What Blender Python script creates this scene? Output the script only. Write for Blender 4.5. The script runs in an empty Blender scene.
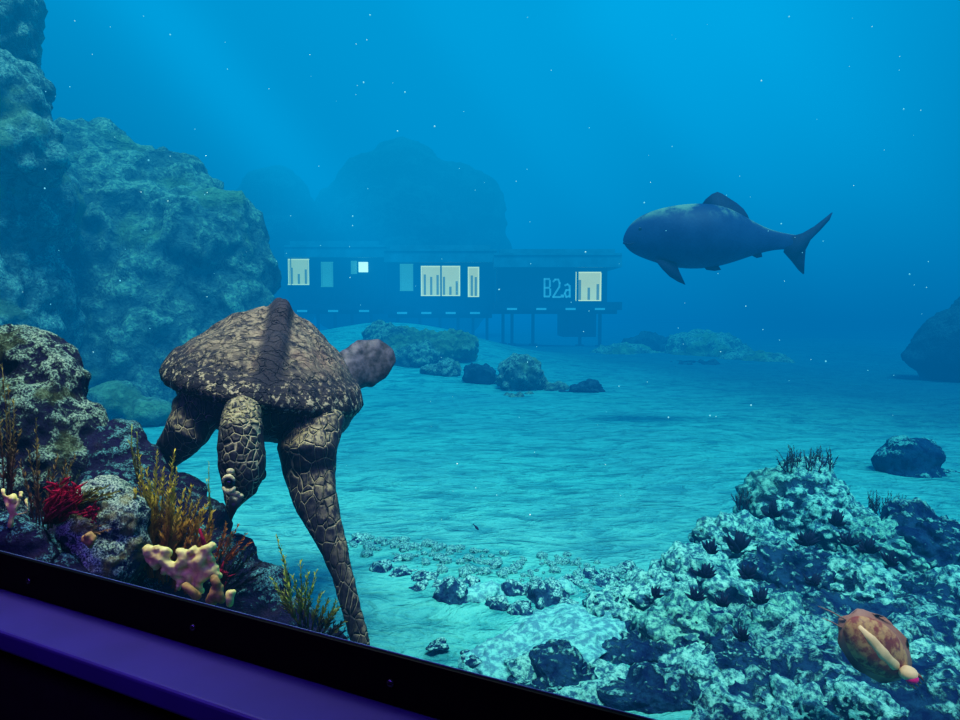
import bpy, bmesh, math, random
from mathutils import Vector, Matrix, noise
C = bpy.context.scene.collection
random.seed(7)
F = 700.0
PITCH = math.atan(50/700)
EYE = Vector((0, 0, 1.6))
FW = Vector((0, math.cos(PITCH), -math.sin(PITCH)))
UP = Vector((0, math.sin(PITCH), math.cos(PITCH)))

def at(px, py, Y):
    """world point seen at photo position (px,py) whose world y is Y"""
    d = FW + Vector((1, 0, 0))*((px-480)/F) + UP*((360-py)/F)
    return EYE + d*(Y/d.y)

def scale_at(Y):          # metres per photo pixel at distance Y
    return Y/F

# ------------------------------------------------------------------ helpers
ORG = {}
def setp(o, label=None, cat=None, group=None, kind=None):
    if label: o['label'] = label
    if cat: o['category'] = cat
    if group: o['group'] = group
    if kind: o['kind'] = kind
    return o

def empty(name, loc, label=None, cat=None, group=None):
    o = bpy.data.objects.new(name, None); C.objects.link(o)
    o.location = loc; o.empty_display_size = .1
    ORG[o.name] = Vector(loc)
    return setp(o, label, cat, group)

def mk(name, verts, faces, mat, parent=None, origin=None, smooth=True):
    if parent is not None: org = ORG[parent.name]
    elif origin is not None: org = Vector(origin)
    else:
        n = len(verts)
        org = Vector((sum(v[0] for v in verts)/n, sum(v[1] for v in verts)/n, min(v[2] for v in verts)))
    me = bpy.data.meshes.new(name)
    me.from_pydata([(v[0]-org[0], v[1]-org[1], v[2]-org[2]) for v in verts], [], faces)
    me.update()
    bm = bmesh.new(); bm.from_mesh(me)
    bmesh.ops.recalc_face_normals(bm, faces=bm.faces)
    bm.to_mesh(me); bm.free()
    if smooth: me.polygons.foreach_set('use_smooth', [True]*len(me.polygons))
    o = bpy.data.objects.new(name, me); C.objects.link(o)
    if mat: me.materials.append(mat)
    if parent is not None: o.parent = parent
    else: o.location = org
    ORG[o.name] = org
    return o

class MB:
    def __init__(s): s.v = []; s.f = []
    def add(s, v, f):
        k = len(s.v); s.v += [Vector(a) for a in v]; s.f += [[i+k for i in q] for q in f]
    def box(s, c, sx, sy, sz, R=None):
        vs = [Vector((x*sx/2, y*sy/2, z*sz/2)) for x in (-1, 1) for y in (-1, 1) for z in (-1, 1)]
        if R is not None: vs = [R @ v for v in vs]
        s.add([Vector(c)+v for v in vs], [(0,1,3,2),(4,6,7,5),(0,4,5,1),(2,3,7,6),(0,2,6,4),(1,5,7,3)])
    def loft(s, pts, rad, side=None, n=12, tip=True):
        """rings round the path; rad = [(w,t)], side = direction of the w axis"""
        pts = [Vector(p) for p in pts]; m = len(pts); V = []
        for i, p in enumerate(pts):
            t = (pts[min(i+1, m-1)]-pts[max(i-1, 0)]).normalized()
            sd = side[i] if isinstance(side, list) else side
            sd = Vector(sd) if sd is not None else (Vector((1,0,0)) if abs(t.x) < .8 else Vector((0,1,0)))
            a = (sd - t*sd.dot(t)).normalized(); b = t.cross(a)
            w, h = rad[i] if isinstance(rad[i], (tuple, list)) else (rad[i], rad[i])
            for k in range(n):
                q = 2*math.pi*k/n
                V.append(p + a*(w*math.cos(q)) + b*(h*math.sin(q)))
        Fc = []
        for i in range(m-1):
            for k in range(n):
                Fc.append((i*n+k, i*n+(k+1) % n, (i+1)*n+(k+1) % n, (i+1)*n+k))
        Fc.append(list(range(n))[::-1]); Fc.append([(m-1)*n+k for k in range(n)])
        s.add(V, Fc)
    def sphere(s, c, r, sub=2, R=None):
        v, f = ico(sub)
        r = Vector((r, r, r)) if not hasattr(r, '__len__') else Vector(r)
        vs = [Vector((a.x*r.x, a.y*r.y, a.z*r.z)) for a in v]
        if R is not None: vs = [R @ a for a in vs]
        s.add([Vector(c)+a for a in vs], f)
    def poly(s, pts, thick, nrm):
        """flat outline of some thickness"""
        nrm = Vector(nrm).normalized()*thick/2; n = len(pts)
        a = [Vector(p)+nrm for p in pts]; b = [Vector(p)-nrm for p in pts]
        s.add(a+b, [list(range(n)), [n+i for i in range(n)][::-1]] + [(i, n+i, n+(i+1) % n, (i+1) % n) for i in range(n)])
    def mk(s, name, mat, parent=None, **k): return mk(name, s.v, s.f, mat, parent, **k)

_ico = {}
def ico(sub):
    if sub not in _ico:
        bm = bmesh.new(); bmesh.ops.create_icosphere(bm, subdivisions=sub, radius=1)
        _ico[sub] = ([v.co.copy() for v in bm.verts], [[v.index for v in f.verts] for f in bm.faces]); bm.free()
    return _ico[sub]

def remesh(v, f, voxel, smooth=0):
    """one continuous skin round overlapping shapes"""
    me = bpy.data.meshes.new('t'); me.from_pydata([tuple(a) for a in v], [], f); me.update()
    bm = bmesh.new(); bm.from_mesh(me); bmesh.ops.recalc_face_normals(bm, faces=bm.faces); bm.to_mesh(me); bm.free()
    o = bpy.data.objects.new('t', me); C.objects.link(o)
    m = o.modifiers.new('r', 'REMESH'); m.mode = 'VOXEL'; m.voxel_size = voxel
    if smooth:
        q = o.modifiers.new('s', 'SMOOTH'); q.factor = .5; q.iterations = smooth
    dg = bpy.context.evaluated_depsgraph_get()
    ev = o.evaluated_get(dg); em = ev.to_mesh()
    V = [p.co.copy() for p in em.vertices]; N = [p.normal.copy() for p in em.vertices]
    Fc = [list(p.vertices) for p in em.polygons]
    ev.to_mesh_clear(); bpy.data.objects.remove(o); bpy.data.meshes.remove(me)
    return V, Fc, N

# ------------------------------------------------------------------ materials
def newmat(name):
    m = bpy.data.materials.new(name); m.use_nodes = True
    nt = m.node_tree; nt.nodes.clear()
    return m, nt, nt.nodes, nt.links
class G:
    """tiny node-graph writer"""
    def __init__(s, nt): s.nt = nt; s.N = nt.nodes; s.L = nt.links
    def n(s, typ, inp=None, **props):
        nd = s.N.new(typ)
        for k, v in props.items(): setattr(nd, k, v)
        for k, v in (inp or {}).items(): s.set(nd.inputs[k], v)
        return nd
    def set(s, sock, v):
        if isinstance(v, bpy.types.NodeSocket): s.L.new(v, sock)
        elif isinstance(v, bpy.types.Node): s.L.new(v.outputs[0], sock)
        else:
            if hasattr(v, '__len__') and len(v) == 3 and sock.type == 'RGBA': v = (*v, 1)
            sock.default_value = v
    def m(s, op, a, b=None, c=None, clamp=False):
        nd = s.N.new('ShaderNodeMath'); nd.operation = op; nd.use_clamp = clamp
        for i, v in enumerate((a, b, c)):
            if v is not None: s.set(nd.inputs[i], v)
        return nd.outputs[0]
    def mix(s, f, a, b, blend='MIX'):
        nd = s.N.new('ShaderNodeMix'); nd.data_type = 'RGBA'; nd.blend_type = blend
        s.set(nd.inputs[0], f); s.set(nd.inputs[6], a); s.set(nd.inputs[7], b)
        return nd.outputs[2]
    def ramp(s, f, a, b, lo=0., hi=1.):
        nd = s.N.new('ShaderNodeMapRange'); nd.clamp = True; nd.interpolation_type = 'SMOOTHSTEP'
        s.set(nd.inputs[0], f); s.set(nd.inputs[1], a); s.set(nd.inputs[2], b); s.set(nd.inputs[3], lo); s.set(nd.inputs[4], hi)
        return nd.outputs[0]
    def noise(s, vec, scale, detail=4, rough=.6, dist=0, out=0):
        nd = s.n('ShaderNodeTexNoise', {'Scale': scale, 'Detail': detail, 'Roughness': rough, 'Distortion': dist})
        if vec is not None: s.set(nd.inputs['Vector'], vec)
        return nd.outputs[out]
    def vor(s, vec, scale, feature='F1', out=0, rnd=1.):
        nd = s.n('ShaderNodeTexVoronoi', {'Scale': scale, 'Randomness': rnd}, feature=feature)
        if vec is not None: s.set(nd.inputs['Vector'], vec)
        return nd.outputs[out]
    def coords(s, off=0., sc=(1, 1, 1)):
        tc = s.n('ShaderNodeTexCoord')
        mp = s.n('ShaderNodeMapping', {'Location': (off, off, off), 'Scale': sc}); s.L.new(tc.outputs['Object'], mp.inputs[0])
        return mp.outputs[0]
    def out(s, col, rough=.8, bump=None, bstr=.5, bdist=.02, spec=.2, emis=None, estr=0, metal=0):
        p = s.n('ShaderNodeBsdfPrincipled', {'Base Color': col, 'Roughness': rough, 'Metallic': metal})
        p.inputs['Specular IOR Level'].default_value = spec
        if emis is not None:
            s.set(p.inputs['Emission Color'], emis); s.set(p.inputs['Emission Strength'], estr)
        if bump is not None:
            b = s.n('ShaderNodeBump', {'Strength': bstr, 'Distance': bdist, 'Height': bump}); s.L.new(b.outputs[0], p.inputs['Normal'])
        o = s.n('ShaderNodeOutputMaterial'); s.L.new(p.outputs[0], o.inputs[0])
        return p

def plain(name, col, rough=.6, spec=.3, emis=None, estr=0, metal=0, var=.15, sc=20):
    m, nt, N, L = newmat(name); g = G(nt)
    v = g.coords()
    f = g.noise(v, sc, 3)
    c = g.mix(g.ramp(f, .3, .7), tuple(x*(1-var) for x in col), tuple(min(1, x*(1+var)) for x in col))
    g.out(c, rough, f, .15, .005, spec, emis, estr, metal)
    return m

def rockmat(name, dark, mid, pale, s=1., accent=None, thr=(.45, .6), bs=1., bd=.03, up=.3, ac=.7):
    """encrusted rock: pale crust on raised, upward faces, dark stone and painted-in crevice shade between"""
    m, nt, N, L = newmat(name); g = G(nt)
    v = g.coords()
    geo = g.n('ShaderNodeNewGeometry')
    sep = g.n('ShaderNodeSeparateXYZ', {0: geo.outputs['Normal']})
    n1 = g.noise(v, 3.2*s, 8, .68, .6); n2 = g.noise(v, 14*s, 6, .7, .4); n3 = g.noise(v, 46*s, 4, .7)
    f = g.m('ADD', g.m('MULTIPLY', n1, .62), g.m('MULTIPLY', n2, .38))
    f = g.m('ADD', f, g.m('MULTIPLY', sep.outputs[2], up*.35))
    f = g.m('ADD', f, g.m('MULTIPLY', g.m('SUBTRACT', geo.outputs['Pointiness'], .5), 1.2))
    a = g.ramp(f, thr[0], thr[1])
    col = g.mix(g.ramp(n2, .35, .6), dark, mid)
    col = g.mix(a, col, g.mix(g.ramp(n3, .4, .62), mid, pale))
    if accent is not None:
        n4 = g.noise(g.coords(7.3), 2.1*s, 3, .6)
        col = g.mix(g.m('MULTIPLY', g.ramp(n4, .54, .64), ac), col, accent)
    h = g.m('ADD', g.m('MULTIPLY', n1, .6), g.m('ADD', g.m('MULTIPLY', n2, .45), g.m('MULTIPLY', n3, .22)))
    h = g.m('ADD', h, g.m('MULTIPLY', a, .15))
    g.out(col, .9, h, bs, bd, .12)
    return m

M = {}
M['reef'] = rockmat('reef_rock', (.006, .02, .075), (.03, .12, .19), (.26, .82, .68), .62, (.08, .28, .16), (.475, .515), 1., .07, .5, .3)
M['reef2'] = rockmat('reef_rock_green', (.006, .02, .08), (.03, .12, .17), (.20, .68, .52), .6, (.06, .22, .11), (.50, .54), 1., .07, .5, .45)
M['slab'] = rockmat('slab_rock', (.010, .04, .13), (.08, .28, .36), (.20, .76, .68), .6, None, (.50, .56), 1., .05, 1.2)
M['near'] = rockmat('near_rock', (.020, .010, .055), (.035, .04, .075), (.42, .60, .46), 2.6, (.08, .09, .03), (.52, .59), 1., .03)  # violet glow tinted into the dark tones of the near rocks
M['near_pale'] = rockmat('pale_boulder_rock', (.016, .016, .075), (.05, .08, .12), (.60, .76, .58), 3.8, (.24, .20, .07), (.47, .56), 1., .02)
M['near_slope'] = rockmat('slope_rock', (.020, .010, .065), (.035, .03, .085), (.20, .50, .50), 3.2, (.05, .03, .07), (.585, .64), 1., .03)
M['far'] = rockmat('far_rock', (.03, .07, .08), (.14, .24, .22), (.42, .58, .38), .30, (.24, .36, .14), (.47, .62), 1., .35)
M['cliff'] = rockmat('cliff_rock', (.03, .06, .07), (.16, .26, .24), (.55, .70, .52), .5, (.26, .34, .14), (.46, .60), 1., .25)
M['silhouette'] = rockmat('dim_rock', (.005, .02, .04), (.02, .05, .08), (.06, .12, .13), .3, None, (.5, .62), .8, .25)  # unlit look of the far pinnacles painted in as dark tones
M['bed'] = rockmat('reef_bed_rock', (.004, .015, .075), (.015, .07, .14), (.20, .62, .52), .8, None, (.58, .63), 1., .06)
M['rubble'] = rockmat('rubble_rock', (.004, .015, .075), (.02, .09, .16), (.28, .80, .70), 1.8, None, (.56, .62), 1., .02)

# ------------------------------------------------------------------ camera, world, colour
cam = bpy.data.cameras.new('camera'); co = bpy.data.objects.new('camera', cam); C.objects.link(co)
co.location = EYE; co.rotation_euler = (math.pi/2-PITCH, 0, 0)
cam.sensor_width = 36; cam.lens = F/960*36; cam.clip_end = 500; cam.clip_start = .02
sc = bpy.context.scene; sc.camera = co
sc.view_settings.view_transform = 'Standard'; sc.view_settings.look = 'None'
sc.view_settings.use_curve_mapping = True
_cv = sc.view_settings.curve_mapping.curves[3]
_cv.points.new(.045, .030); _cv.points.new(.30, .325); _cv.points.new(.65, .71)
sc.view_settings.curve_mapping.update()
sc.cycles.max_bounces = 4; sc.cycles.diffuse_bounces = 2; sc.cycles.glossy_bounces = 1
sc.cycles.transparent_max_bounces = 12; sc.cycles.volume_bounces = 0
sc.cycles.volume_max_steps = 128
sc.cycles.sample_clamp_indirect = 4

# (room shell below)
w = bpy.data.worlds.new('world'); sc.world = w; w.use_nodes = True
g = G(w.node_tree); w.node_tree.nodes.clear()
tc = g.n('ShaderNodeTexCoord'); sp = g.n('ShaderNodeSeparateXYZ', {0: tc.outputs['Generated']})
k = g.ramp(sp.outputs[2], -.1, .5)
bg = g.n('ShaderNodeBackground', {'Color': g.mix(k, (.0, .12, .36), (.0, .36, .72)), 'Strength': 1.})
wo = g.n('ShaderNodeOutputWorld'); g.L.new(bg.outputs[0], wo.inputs[0])

# ------------------------------------------------------------------ window wall frame of reference
ZR = 1.0          # top of the black rail (0.6 m under the eye)
def on_z(px, py, z):
    d = FW + Vector((1, 0, 0))*((px-480)/F) + UP*((360-py)/F)
    return EYE + d*((z-EYE.z)/d.z)
_a, _b = on_z(0, 553, ZR), on_z(640, 720, ZR)
P0 = Vector((_a.x, _a.y, 0)); U = Vector((_b.x-_a.x, _b.y-_a.y, 0)).normalized(); NN = Vector((-U.y, U.x, 0))
def wp(s, t, z): return P0 + U*s + NN*t + Vector((0, 0, z))

# water body: absorbing, softly glowing volume
SIG = (.110, .055, .048)
def water():
    m, nt, N, L = newmat('sea_water'); g = G(nt)
    ab = g.n('ShaderNodeVolumeAbsorption', {'Color': tuple(1-x/.2 for x in SIG)})
    geo = g.n('ShaderNodeNewGeometry'); s = g.n('ShaderNodeSeparateXYZ', {0: geo.outputs['Position']})
    X, Y, Z = s.outputs[0], s.outputs[1], s.outputs[2]
    # water only beyond the window plane, dry air on the room side
    wet = g.m('GREATER_THAN', g.m('ADD', g.m('MULTIPLY', g.m('SUBTRACT', X, P0.x), NN.x), g.m('MULTIPLY', g.m('SUBTRACT', Y, P0.y), NN.y)), .012)
    g.set(ab.inputs['Density'], g.m('MULTIPLY', wet, .2))
    up = g.ramp(Z, -1., 9.)
    # darker towards both sides of the bay
    gx = g.m('DIVIDE', g.m('SUBTRACT', X, 0.), 15.); gx = g.m('MULTIPLY', gx, gx); side = g.m('DIVIDE', 1., g.m('ADD', 1., g.m('MULTIPLY', gx, .7)))
    col = g.mix(up, (.0, .17, .43), (.0, .335, .66))
    e = g.m('MULTIPLY', side, 1.)
    # sun shafts slanting down to the right
    q = g.m('ADD', g.m('MULTIPLY', X, .755), g.m('MULTIPLY', Z, .656))
    def shaft(c, w, a):
        d = g.m('DIVIDE', g.m('SUBTRACT', q, c), w)
        return g.m('MULTIPLY', g.m('POWER', 2.718, g.m('MULTIPLY', g.m('MULTIPLY', d, d), -1.)), a)
    sh = g.m('ADD', shaft(12.0, 1.3, 2.4), g.m('ADD', shaft(16.6, 1.0, 1.3), g.m('ADD', shaft(7.0, .8, .7), shaft(-.5, 1.2, .7))))
    fy = g.m('MULTIPLY', g.ramp(Y, 13., 20.), g.ramp(Y, 34., 26.))
    e = g.m('ADD', e, g.m('MULTIPLY', g.m('MULTIPLY', sh, fy), g.ramp(Z, -1., 7., .3, 1.)))
    colS = g.mix(1., col, SIG, 'MULTIPLY')
    em = g.n('ShaderNodeEmission', {'Color': colS, 'Strength': g.m('MULTIPLY', e, wet)})
    ad = g.n('ShaderNodeAddShader', {0: ab.outputs[0], 1: em.outputs[0]})
    o = g.n('ShaderNodeOutputMaterial'); g.L.new(ad.outputs[0], o.inputs['Volume'])
    mb = MB()
    a, b = wp(-70, -6, 0), wp(14, -6, 0)
    c, d = wp(14, 110, 0), wp(-70, 110, 0)
    zz = (-1.5, 14)
    vs = [Vector((p.x, p.y, z)) for z in zz for p in (a, b, c, d)]
    mb.add(vs, [(0,1,2,3),(4,5,6,7),(0,1,5,4),(1,2,6,5),(2,3,7,6),(3,0,4,7)])
    m.cycles.volume_step_rate = .5
    o = mb.mk('sea_water', m, smooth=False)
    setp(o, 'clear blue sea water filling the whole view behind the window', 'water', kind='stuff')
    return o
water()

# sun, room light and added reef fills
def sun(name, e, col, rot, ang):
    l = bpy.data.lights.new(name, 'SUN'); l.energy = e; l.color = col; l.angle = ang
    o = bpy.data.objects.new(name, l); C.objects.link(o); o.rotation_euler = rot
sun('sun', 8.6, (1., .66, .56), (math.radians(26), math.radians(9), 0), math.radians(20))
def area(name, loc, tgt, e, col, sx, sy):
    l = bpy.data.lights.new(name, 'AREA'); l.energy = e; l.color = col; l.shape = 'RECTANGLE'; l.size = sx; l.size_y = sy
    o = bpy.data.objects.new(name, l); C.objects.link(o); o.location = loc
    o.rotation_euler = (Vector(tgt)-Vector(loc)).to_track_quat('-Z', 'Y').to_euler(); return o
v = area('violet_room_light', wp(.9, -.45, 1.9), wp(.9, -.08, .9), 1.0, (.22, .10, 1.), 3.0, .12); v.data.spread = math.radians(70)
area('violet_reef_fill', wp(.5, -.6, 1.5), wp(.4, .6, .7), 6.5, (.30, .08, 1.), 1.6, .2)  # added violet fill to tint the dark near rocks, source not seen
v = area('added_reef_fill', (-1.0, 2.15, 3.6), (-1.0, 2.5, .8), 38, (1., .90, .66), 1.1, .8); v.data.spread = math.radians(110)  # added fill to brighten near reef and turtle, no real lamp here

# ------------------------------------------------------------------ room side of the window
M['rail'] = plain('black_rail', (.0015, .0015, .002), .5, .1)
M['ledge'] = plain('ledge_paint', (.034, .022, .14), .6, .3, var=.06, sc=6)
M['darkwall'] = plain('dark_wall', (.008, .008, .012), .8, .2)
M['gasket'] = plain('gasket', (.10, .16, .22), .4, .4)
M['screw'] = plain('screw_metal', (.12, .13, .16), .25, .6, metal=.9)
def slab(name, s0, s1, t0, t1, z0, z1, mat, parent=None, kind='structure'):
    mb = MB(); vs = [wp(s, t, z) for s in (s0, s1) for t in (t0, t1) for z in (z0, z1)]
    mb.add(vs, [(0,1,3,2),(4,6,7,5),(0,4,5,1),(2,3,7,6),(0,2,6,4),(1,5,7,3)])
    o = mb.mk(name, mat, parent, smooth=False)
    if parent is None and kind: o['kind'] = kind
    return o
rail = slab('window_1', -3, 5, 0, .010, ZR-.092, ZR, M['rail'])
bv = rail.modifiers.new('b', 'BEVEL'); bv.width = .0015; bv.segments = 2
slab('gasket', -3, 5, .0075, .0095, ZR-.002, ZR+.0015, M['gasket'], rail)
o = slab('trim_1', -3, 5, -.135, .010, ZR-.14, ZR-.093, M['ledge'])
bv = o.modifiers.new('b', 'BEVEL'); bv.width = .008; bv.segments = 3
slab('wall_front', -3, 5, -.08, .010, -.02, ZR-.141, M['darkwall'])
slab('floor', -3, 5, -4, -.0, -.1, -.0201, M['darkwall'])
slab('ceiling', -3, 5, -4, .0, 4.5, 4.6, M['darkwall'])
slab('wall_back', -3, 5, -4.1, -4, -.1, 4.6, M['darkwall'])
slab('wall_left', -3.1, -3, -4.1, 0, -.1, 4.6, M['darkwall'])
slab('wall_right', 5, 5.1, -4.1, 0, -.1, 4.6, M['darkwall'])
# screws: along the rail, spaced as in the photo
def rail_s(px):          # s on rail face at column px
    dx = (px-480)/F
    # P0.x+U.x s + NN.x t = dx*(P0.y+U.y s+NN.y t)
    t = 0.
    return (dx*(P0.y+NN.y*t)-(P0.x+NN.x*t))/(U.x-dx*U.y)
for i, px in enumerate((18, 185, 388, 640)):
    s = rail_s(px); c = wp(s, -.001, ZR-.050)
    mb = MB(); mb.loft([c+NN*.002, c-NN*.003, c-NN*.0045], [.0075, .0072, .005], U, 16)
    wh = ['at left edge of the window rail', 'below the cream finger coral', 'right of the long turtle flipper tip', 'past the bottom edge'][i]
    o = mb.mk('screw', M['screw'], origin=c); setp(o, 'small round screw head in black rail, '+wh, 'screw', 'screws in the black window rail')
    mb = MB(); mb.box(c-NN*.0047, .009, .0012, .0018, Matrix((U, NN, Vector((0,0,1)))).transposed()); mb.mk('slot', M['rail'], o, smooth=False)

# ------------------------------------------------------------------ seabed
def gauss(x, y, cx, cy, rx, ry): return math.exp(-((x-cx)/rx)**2-((y-cy)/ry)**2)
def ground(x, y):
    z = 0.
    z += 1.15*gauss(x, y, -2.6, 22, 3.6, 4.0)
    z += .5*gauss(x, y, -6.5, 17, 4, 5)
    z -= .08*gauss(x, y, -.35, 3.0, .7, .55)
    z += .35*(noise.noise(Vector((x*.09, y*.09, 3.)))) * min(1, y/12)
    z += .05*noise.noise(Vector((x*.6, y*.6, 1.)))
    z += .012*noise.noise(Vector((x*2.5, y*3.5, 5.)))
    return z
def seabed():
    m, nt, N, L = newmat('sand'); g = G(nt); v = g.coords()
    n1 = g.noise(g.coords(0, (.8, 1.3, 1)), 2.6, 5, .6, .9); n2 = g.noise(v, 30, 3, .6); n3 = g.noise(v, .45, 3, .5)
    rip = g.noise(g.coords(3, (.8, 1.5, 1)), 5., 3, .6, 1.2)
    n4 = g.noise(v, 160, 2, .6)
    f = g.m('ADD', g.m('MULTIPLY', n1, .6), g.m('MULTIPLY', rip, .4))
    c = g.mix(g.ramp(f, .36, .58), (.035, .30, .33), (.12, .62, .55))
    c = g.mix(g.m('MULTIPLY', g.ramp(n3, .58, .40), .3), c, (.08, .30, .36))
    c = g.mix(g.m('MULTIPLY', g.ramp(n4, .55, .7), .3), c, (.28, .8, .72))
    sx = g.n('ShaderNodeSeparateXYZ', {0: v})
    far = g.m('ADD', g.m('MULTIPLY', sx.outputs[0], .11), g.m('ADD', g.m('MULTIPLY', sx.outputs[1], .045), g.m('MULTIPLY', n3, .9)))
    c = g.mix(g.ramp(far, 1.0, 2.0, 0, .8), c, (.03, .12, .17))  # far and right seabed painted darker, as less sunlit sand
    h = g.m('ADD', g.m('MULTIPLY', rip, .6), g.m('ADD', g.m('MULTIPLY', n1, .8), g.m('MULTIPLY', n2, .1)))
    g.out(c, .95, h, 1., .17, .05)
    xs = []; ns, ntt = 260, 300
    V = []; Fc = []
    for j in range(ntt):
        t = .03 + 100*(j/(ntt-1))**2.6
        for i in range(ns):
            u = (i/(ns-1))*2-1
            s = 1.5 + (math.copysign(abs(u)**1.7, u))*(14+t*.9 if u > 0 else 14+t*1.6)
            p = wp(s, t, 0)
            V.append((p.x, p.y, ground(p.x, p.y)))
    for j in range(ntt-1):
        for i in range(ns-1):
            a = j*ns+i; Fc.append((a, a+1, a+ns+1, a+ns))
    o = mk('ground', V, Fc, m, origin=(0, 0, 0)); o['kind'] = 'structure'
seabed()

# ------------------------------------------------------------------ rocks
def fr(p, o=3): return noise.fractal(p, 1.0, 2.1, o)
def displace(V, N, amp, freq, seed, chunk=.5, fine=.25):
    off = Vector((seed*3.17, seed*1.31, seed*7.7)); out = []
    for p, n in zip(V, N):
        q = p*freq+off
        w = q + Vector((noise.noise(q*.9), noise.noise(q*.9+Vector((9, 0, 0))), noise.noise(q*.9+Vector((0, 9, 0)))))*.5
        d, _ = noise.voronoi(w*1.0)
        d2, _ = noise.voronoi(w*2.7)
        h = (1-chunk)*fr(q*.7, 3) + chunk*((d[1]-d[0])*1.3-.35) + .35*chunk*((d2[1]-d2[0])*1.3-.35) + fine*fr(q*4.5, 4)
        out.append(p+n*(h*amp))
    return out
def blob_rock(name, label, cat, blobs, mat, voxel, amp, freq, seed, group=None, chunk=.5, fine=.3, flat=1., parent=None):
    """blobs: (px, py, Y, r_px [, squash_z, depth])"""
    mb = MB(); rr = random.Random(seed)
    for b in blobs:
        px, py, Y, r = b[:4]; sz = b[4] if len(b) > 4 else 1.; sy = b[5] if len(b) > 5 else 1.
        R = Matrix.Rotation(rr.uniform(-.3, .3), 3, 'Z')
        k = r*scale_at(Y); mb.sphere(at(px, py, Y), (k, k*sy, k*sz), 3, R)
    V, Fc, N = remesh(mb.v, mb.f, voxel, 2)
    V = displace(V, N, amp, freq, seed, chunk, fine)
    o = mk(name, V, Fc, mat, parent)
    if parent is None: setp(o, label, cat, group)
    return o
def simple_rock(name, label, cat, c, r, mat, sub, amp, freq, seed, group=None, chunk=.6, fine=.3, boxy=0.):
    v, f = ico(sub); rr = random.Random(seed)
    R = Matrix.Rotation(rr.uniform(0, 6.28), 3, 'Z') @ Matrix.Rotation(rr.uniform(-.25, .25), 3, 'X')
    V = []; N = []
    planes = [Vector((rr.gauss(0, 1), rr.gauss(0, 1), rr.gauss(0, .8))).normalized() for _ in range(9)]
    cuts = [rr.uniform(.62, .9) for _ in planes]
    for a in v:
        p = a.copy()
        if boxy:
            s = 1.
            for n_, c_ in zip(planes, cuts):
                dd = p.dot(n_)
                if dd > c_: s = min(s, c_/dd)
            p = p*(1-boxy+boxy*s)
        q = R @ Vector((p.x*r[0], p.y*r[1], p.z*r[2])); V.append(Vector(c)+q); N.append((R @ a).normalized())
    V = displace(V, N, amp, freq, seed, chunk, fine)
    o = mk(name, V, f, mat); return setp(o, label, cat, group)

# ---- left cliffs and far pinnacles
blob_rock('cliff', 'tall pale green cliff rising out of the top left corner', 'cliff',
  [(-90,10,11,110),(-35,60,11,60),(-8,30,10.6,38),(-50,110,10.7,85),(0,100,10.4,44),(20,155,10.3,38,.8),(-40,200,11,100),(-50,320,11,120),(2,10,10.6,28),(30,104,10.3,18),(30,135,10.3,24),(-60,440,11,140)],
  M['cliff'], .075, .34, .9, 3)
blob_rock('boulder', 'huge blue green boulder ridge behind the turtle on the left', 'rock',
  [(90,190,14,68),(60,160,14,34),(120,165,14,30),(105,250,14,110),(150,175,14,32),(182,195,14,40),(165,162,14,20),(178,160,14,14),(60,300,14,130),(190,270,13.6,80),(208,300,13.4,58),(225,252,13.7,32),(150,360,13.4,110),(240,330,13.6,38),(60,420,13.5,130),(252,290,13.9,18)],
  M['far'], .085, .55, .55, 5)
blob_rock('boulder', 'low pale rounded rock at the foot of the big left ridge', 'rock',
  [(115,400,10.5,34,.6),(150,412,10.3,26,.6),(90,415,10.3,30,.6),(60,420,10.4,30,.6)], M['far'], .05, .12, 1.6, 6)
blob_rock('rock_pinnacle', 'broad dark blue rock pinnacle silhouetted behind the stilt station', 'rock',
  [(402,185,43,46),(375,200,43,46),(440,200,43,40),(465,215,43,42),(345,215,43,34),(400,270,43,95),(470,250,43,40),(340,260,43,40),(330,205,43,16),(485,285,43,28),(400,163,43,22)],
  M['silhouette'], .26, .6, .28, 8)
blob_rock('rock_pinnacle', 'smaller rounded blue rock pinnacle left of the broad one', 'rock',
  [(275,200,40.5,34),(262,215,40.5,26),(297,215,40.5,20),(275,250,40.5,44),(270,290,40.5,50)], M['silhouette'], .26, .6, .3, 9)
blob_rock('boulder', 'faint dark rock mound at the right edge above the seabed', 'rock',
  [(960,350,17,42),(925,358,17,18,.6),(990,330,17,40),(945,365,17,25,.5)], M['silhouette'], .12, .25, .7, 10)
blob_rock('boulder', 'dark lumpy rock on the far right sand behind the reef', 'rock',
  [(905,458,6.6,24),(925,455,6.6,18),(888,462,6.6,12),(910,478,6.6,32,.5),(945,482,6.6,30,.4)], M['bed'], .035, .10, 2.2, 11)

# ---- distant low ridge right of the station: separate rocks
rr = random.Random(4)
labs = ['topmost rock of the dim low ridge right of the station', 'dim flat rock ending the low ridge on its right', 'dim rock at the left start of the low ridge near the stilts',
        'dim rock low in the middle of the far ridge', 'dim rock on the right slope of the far ridge', 'dim rock on the left slope of the far ridge']
for i, (px, py, Y, r, q) in enumerate([(705,356,24,46,.55),(790,385,20,36,.35),(625,362,24,34,.55),(700,385,20,60,.35),(755,368,22,44,.4),(655,350,25,34,.5)]):
    blob_rock('ridge_rock', labs[i], 'rock', [(px,py,Y,r,q),(px-r*.5,py+4,Y,r*.6,q),(px+r*.5,py+5,Y,r*.6,q),(px,py+r*.3,Y,r*.9,q)], M['silhouette'] if i % 2 else M['far'], .12, .35, 1.1, 20+i, 'low rock ridge right of the station')

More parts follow.
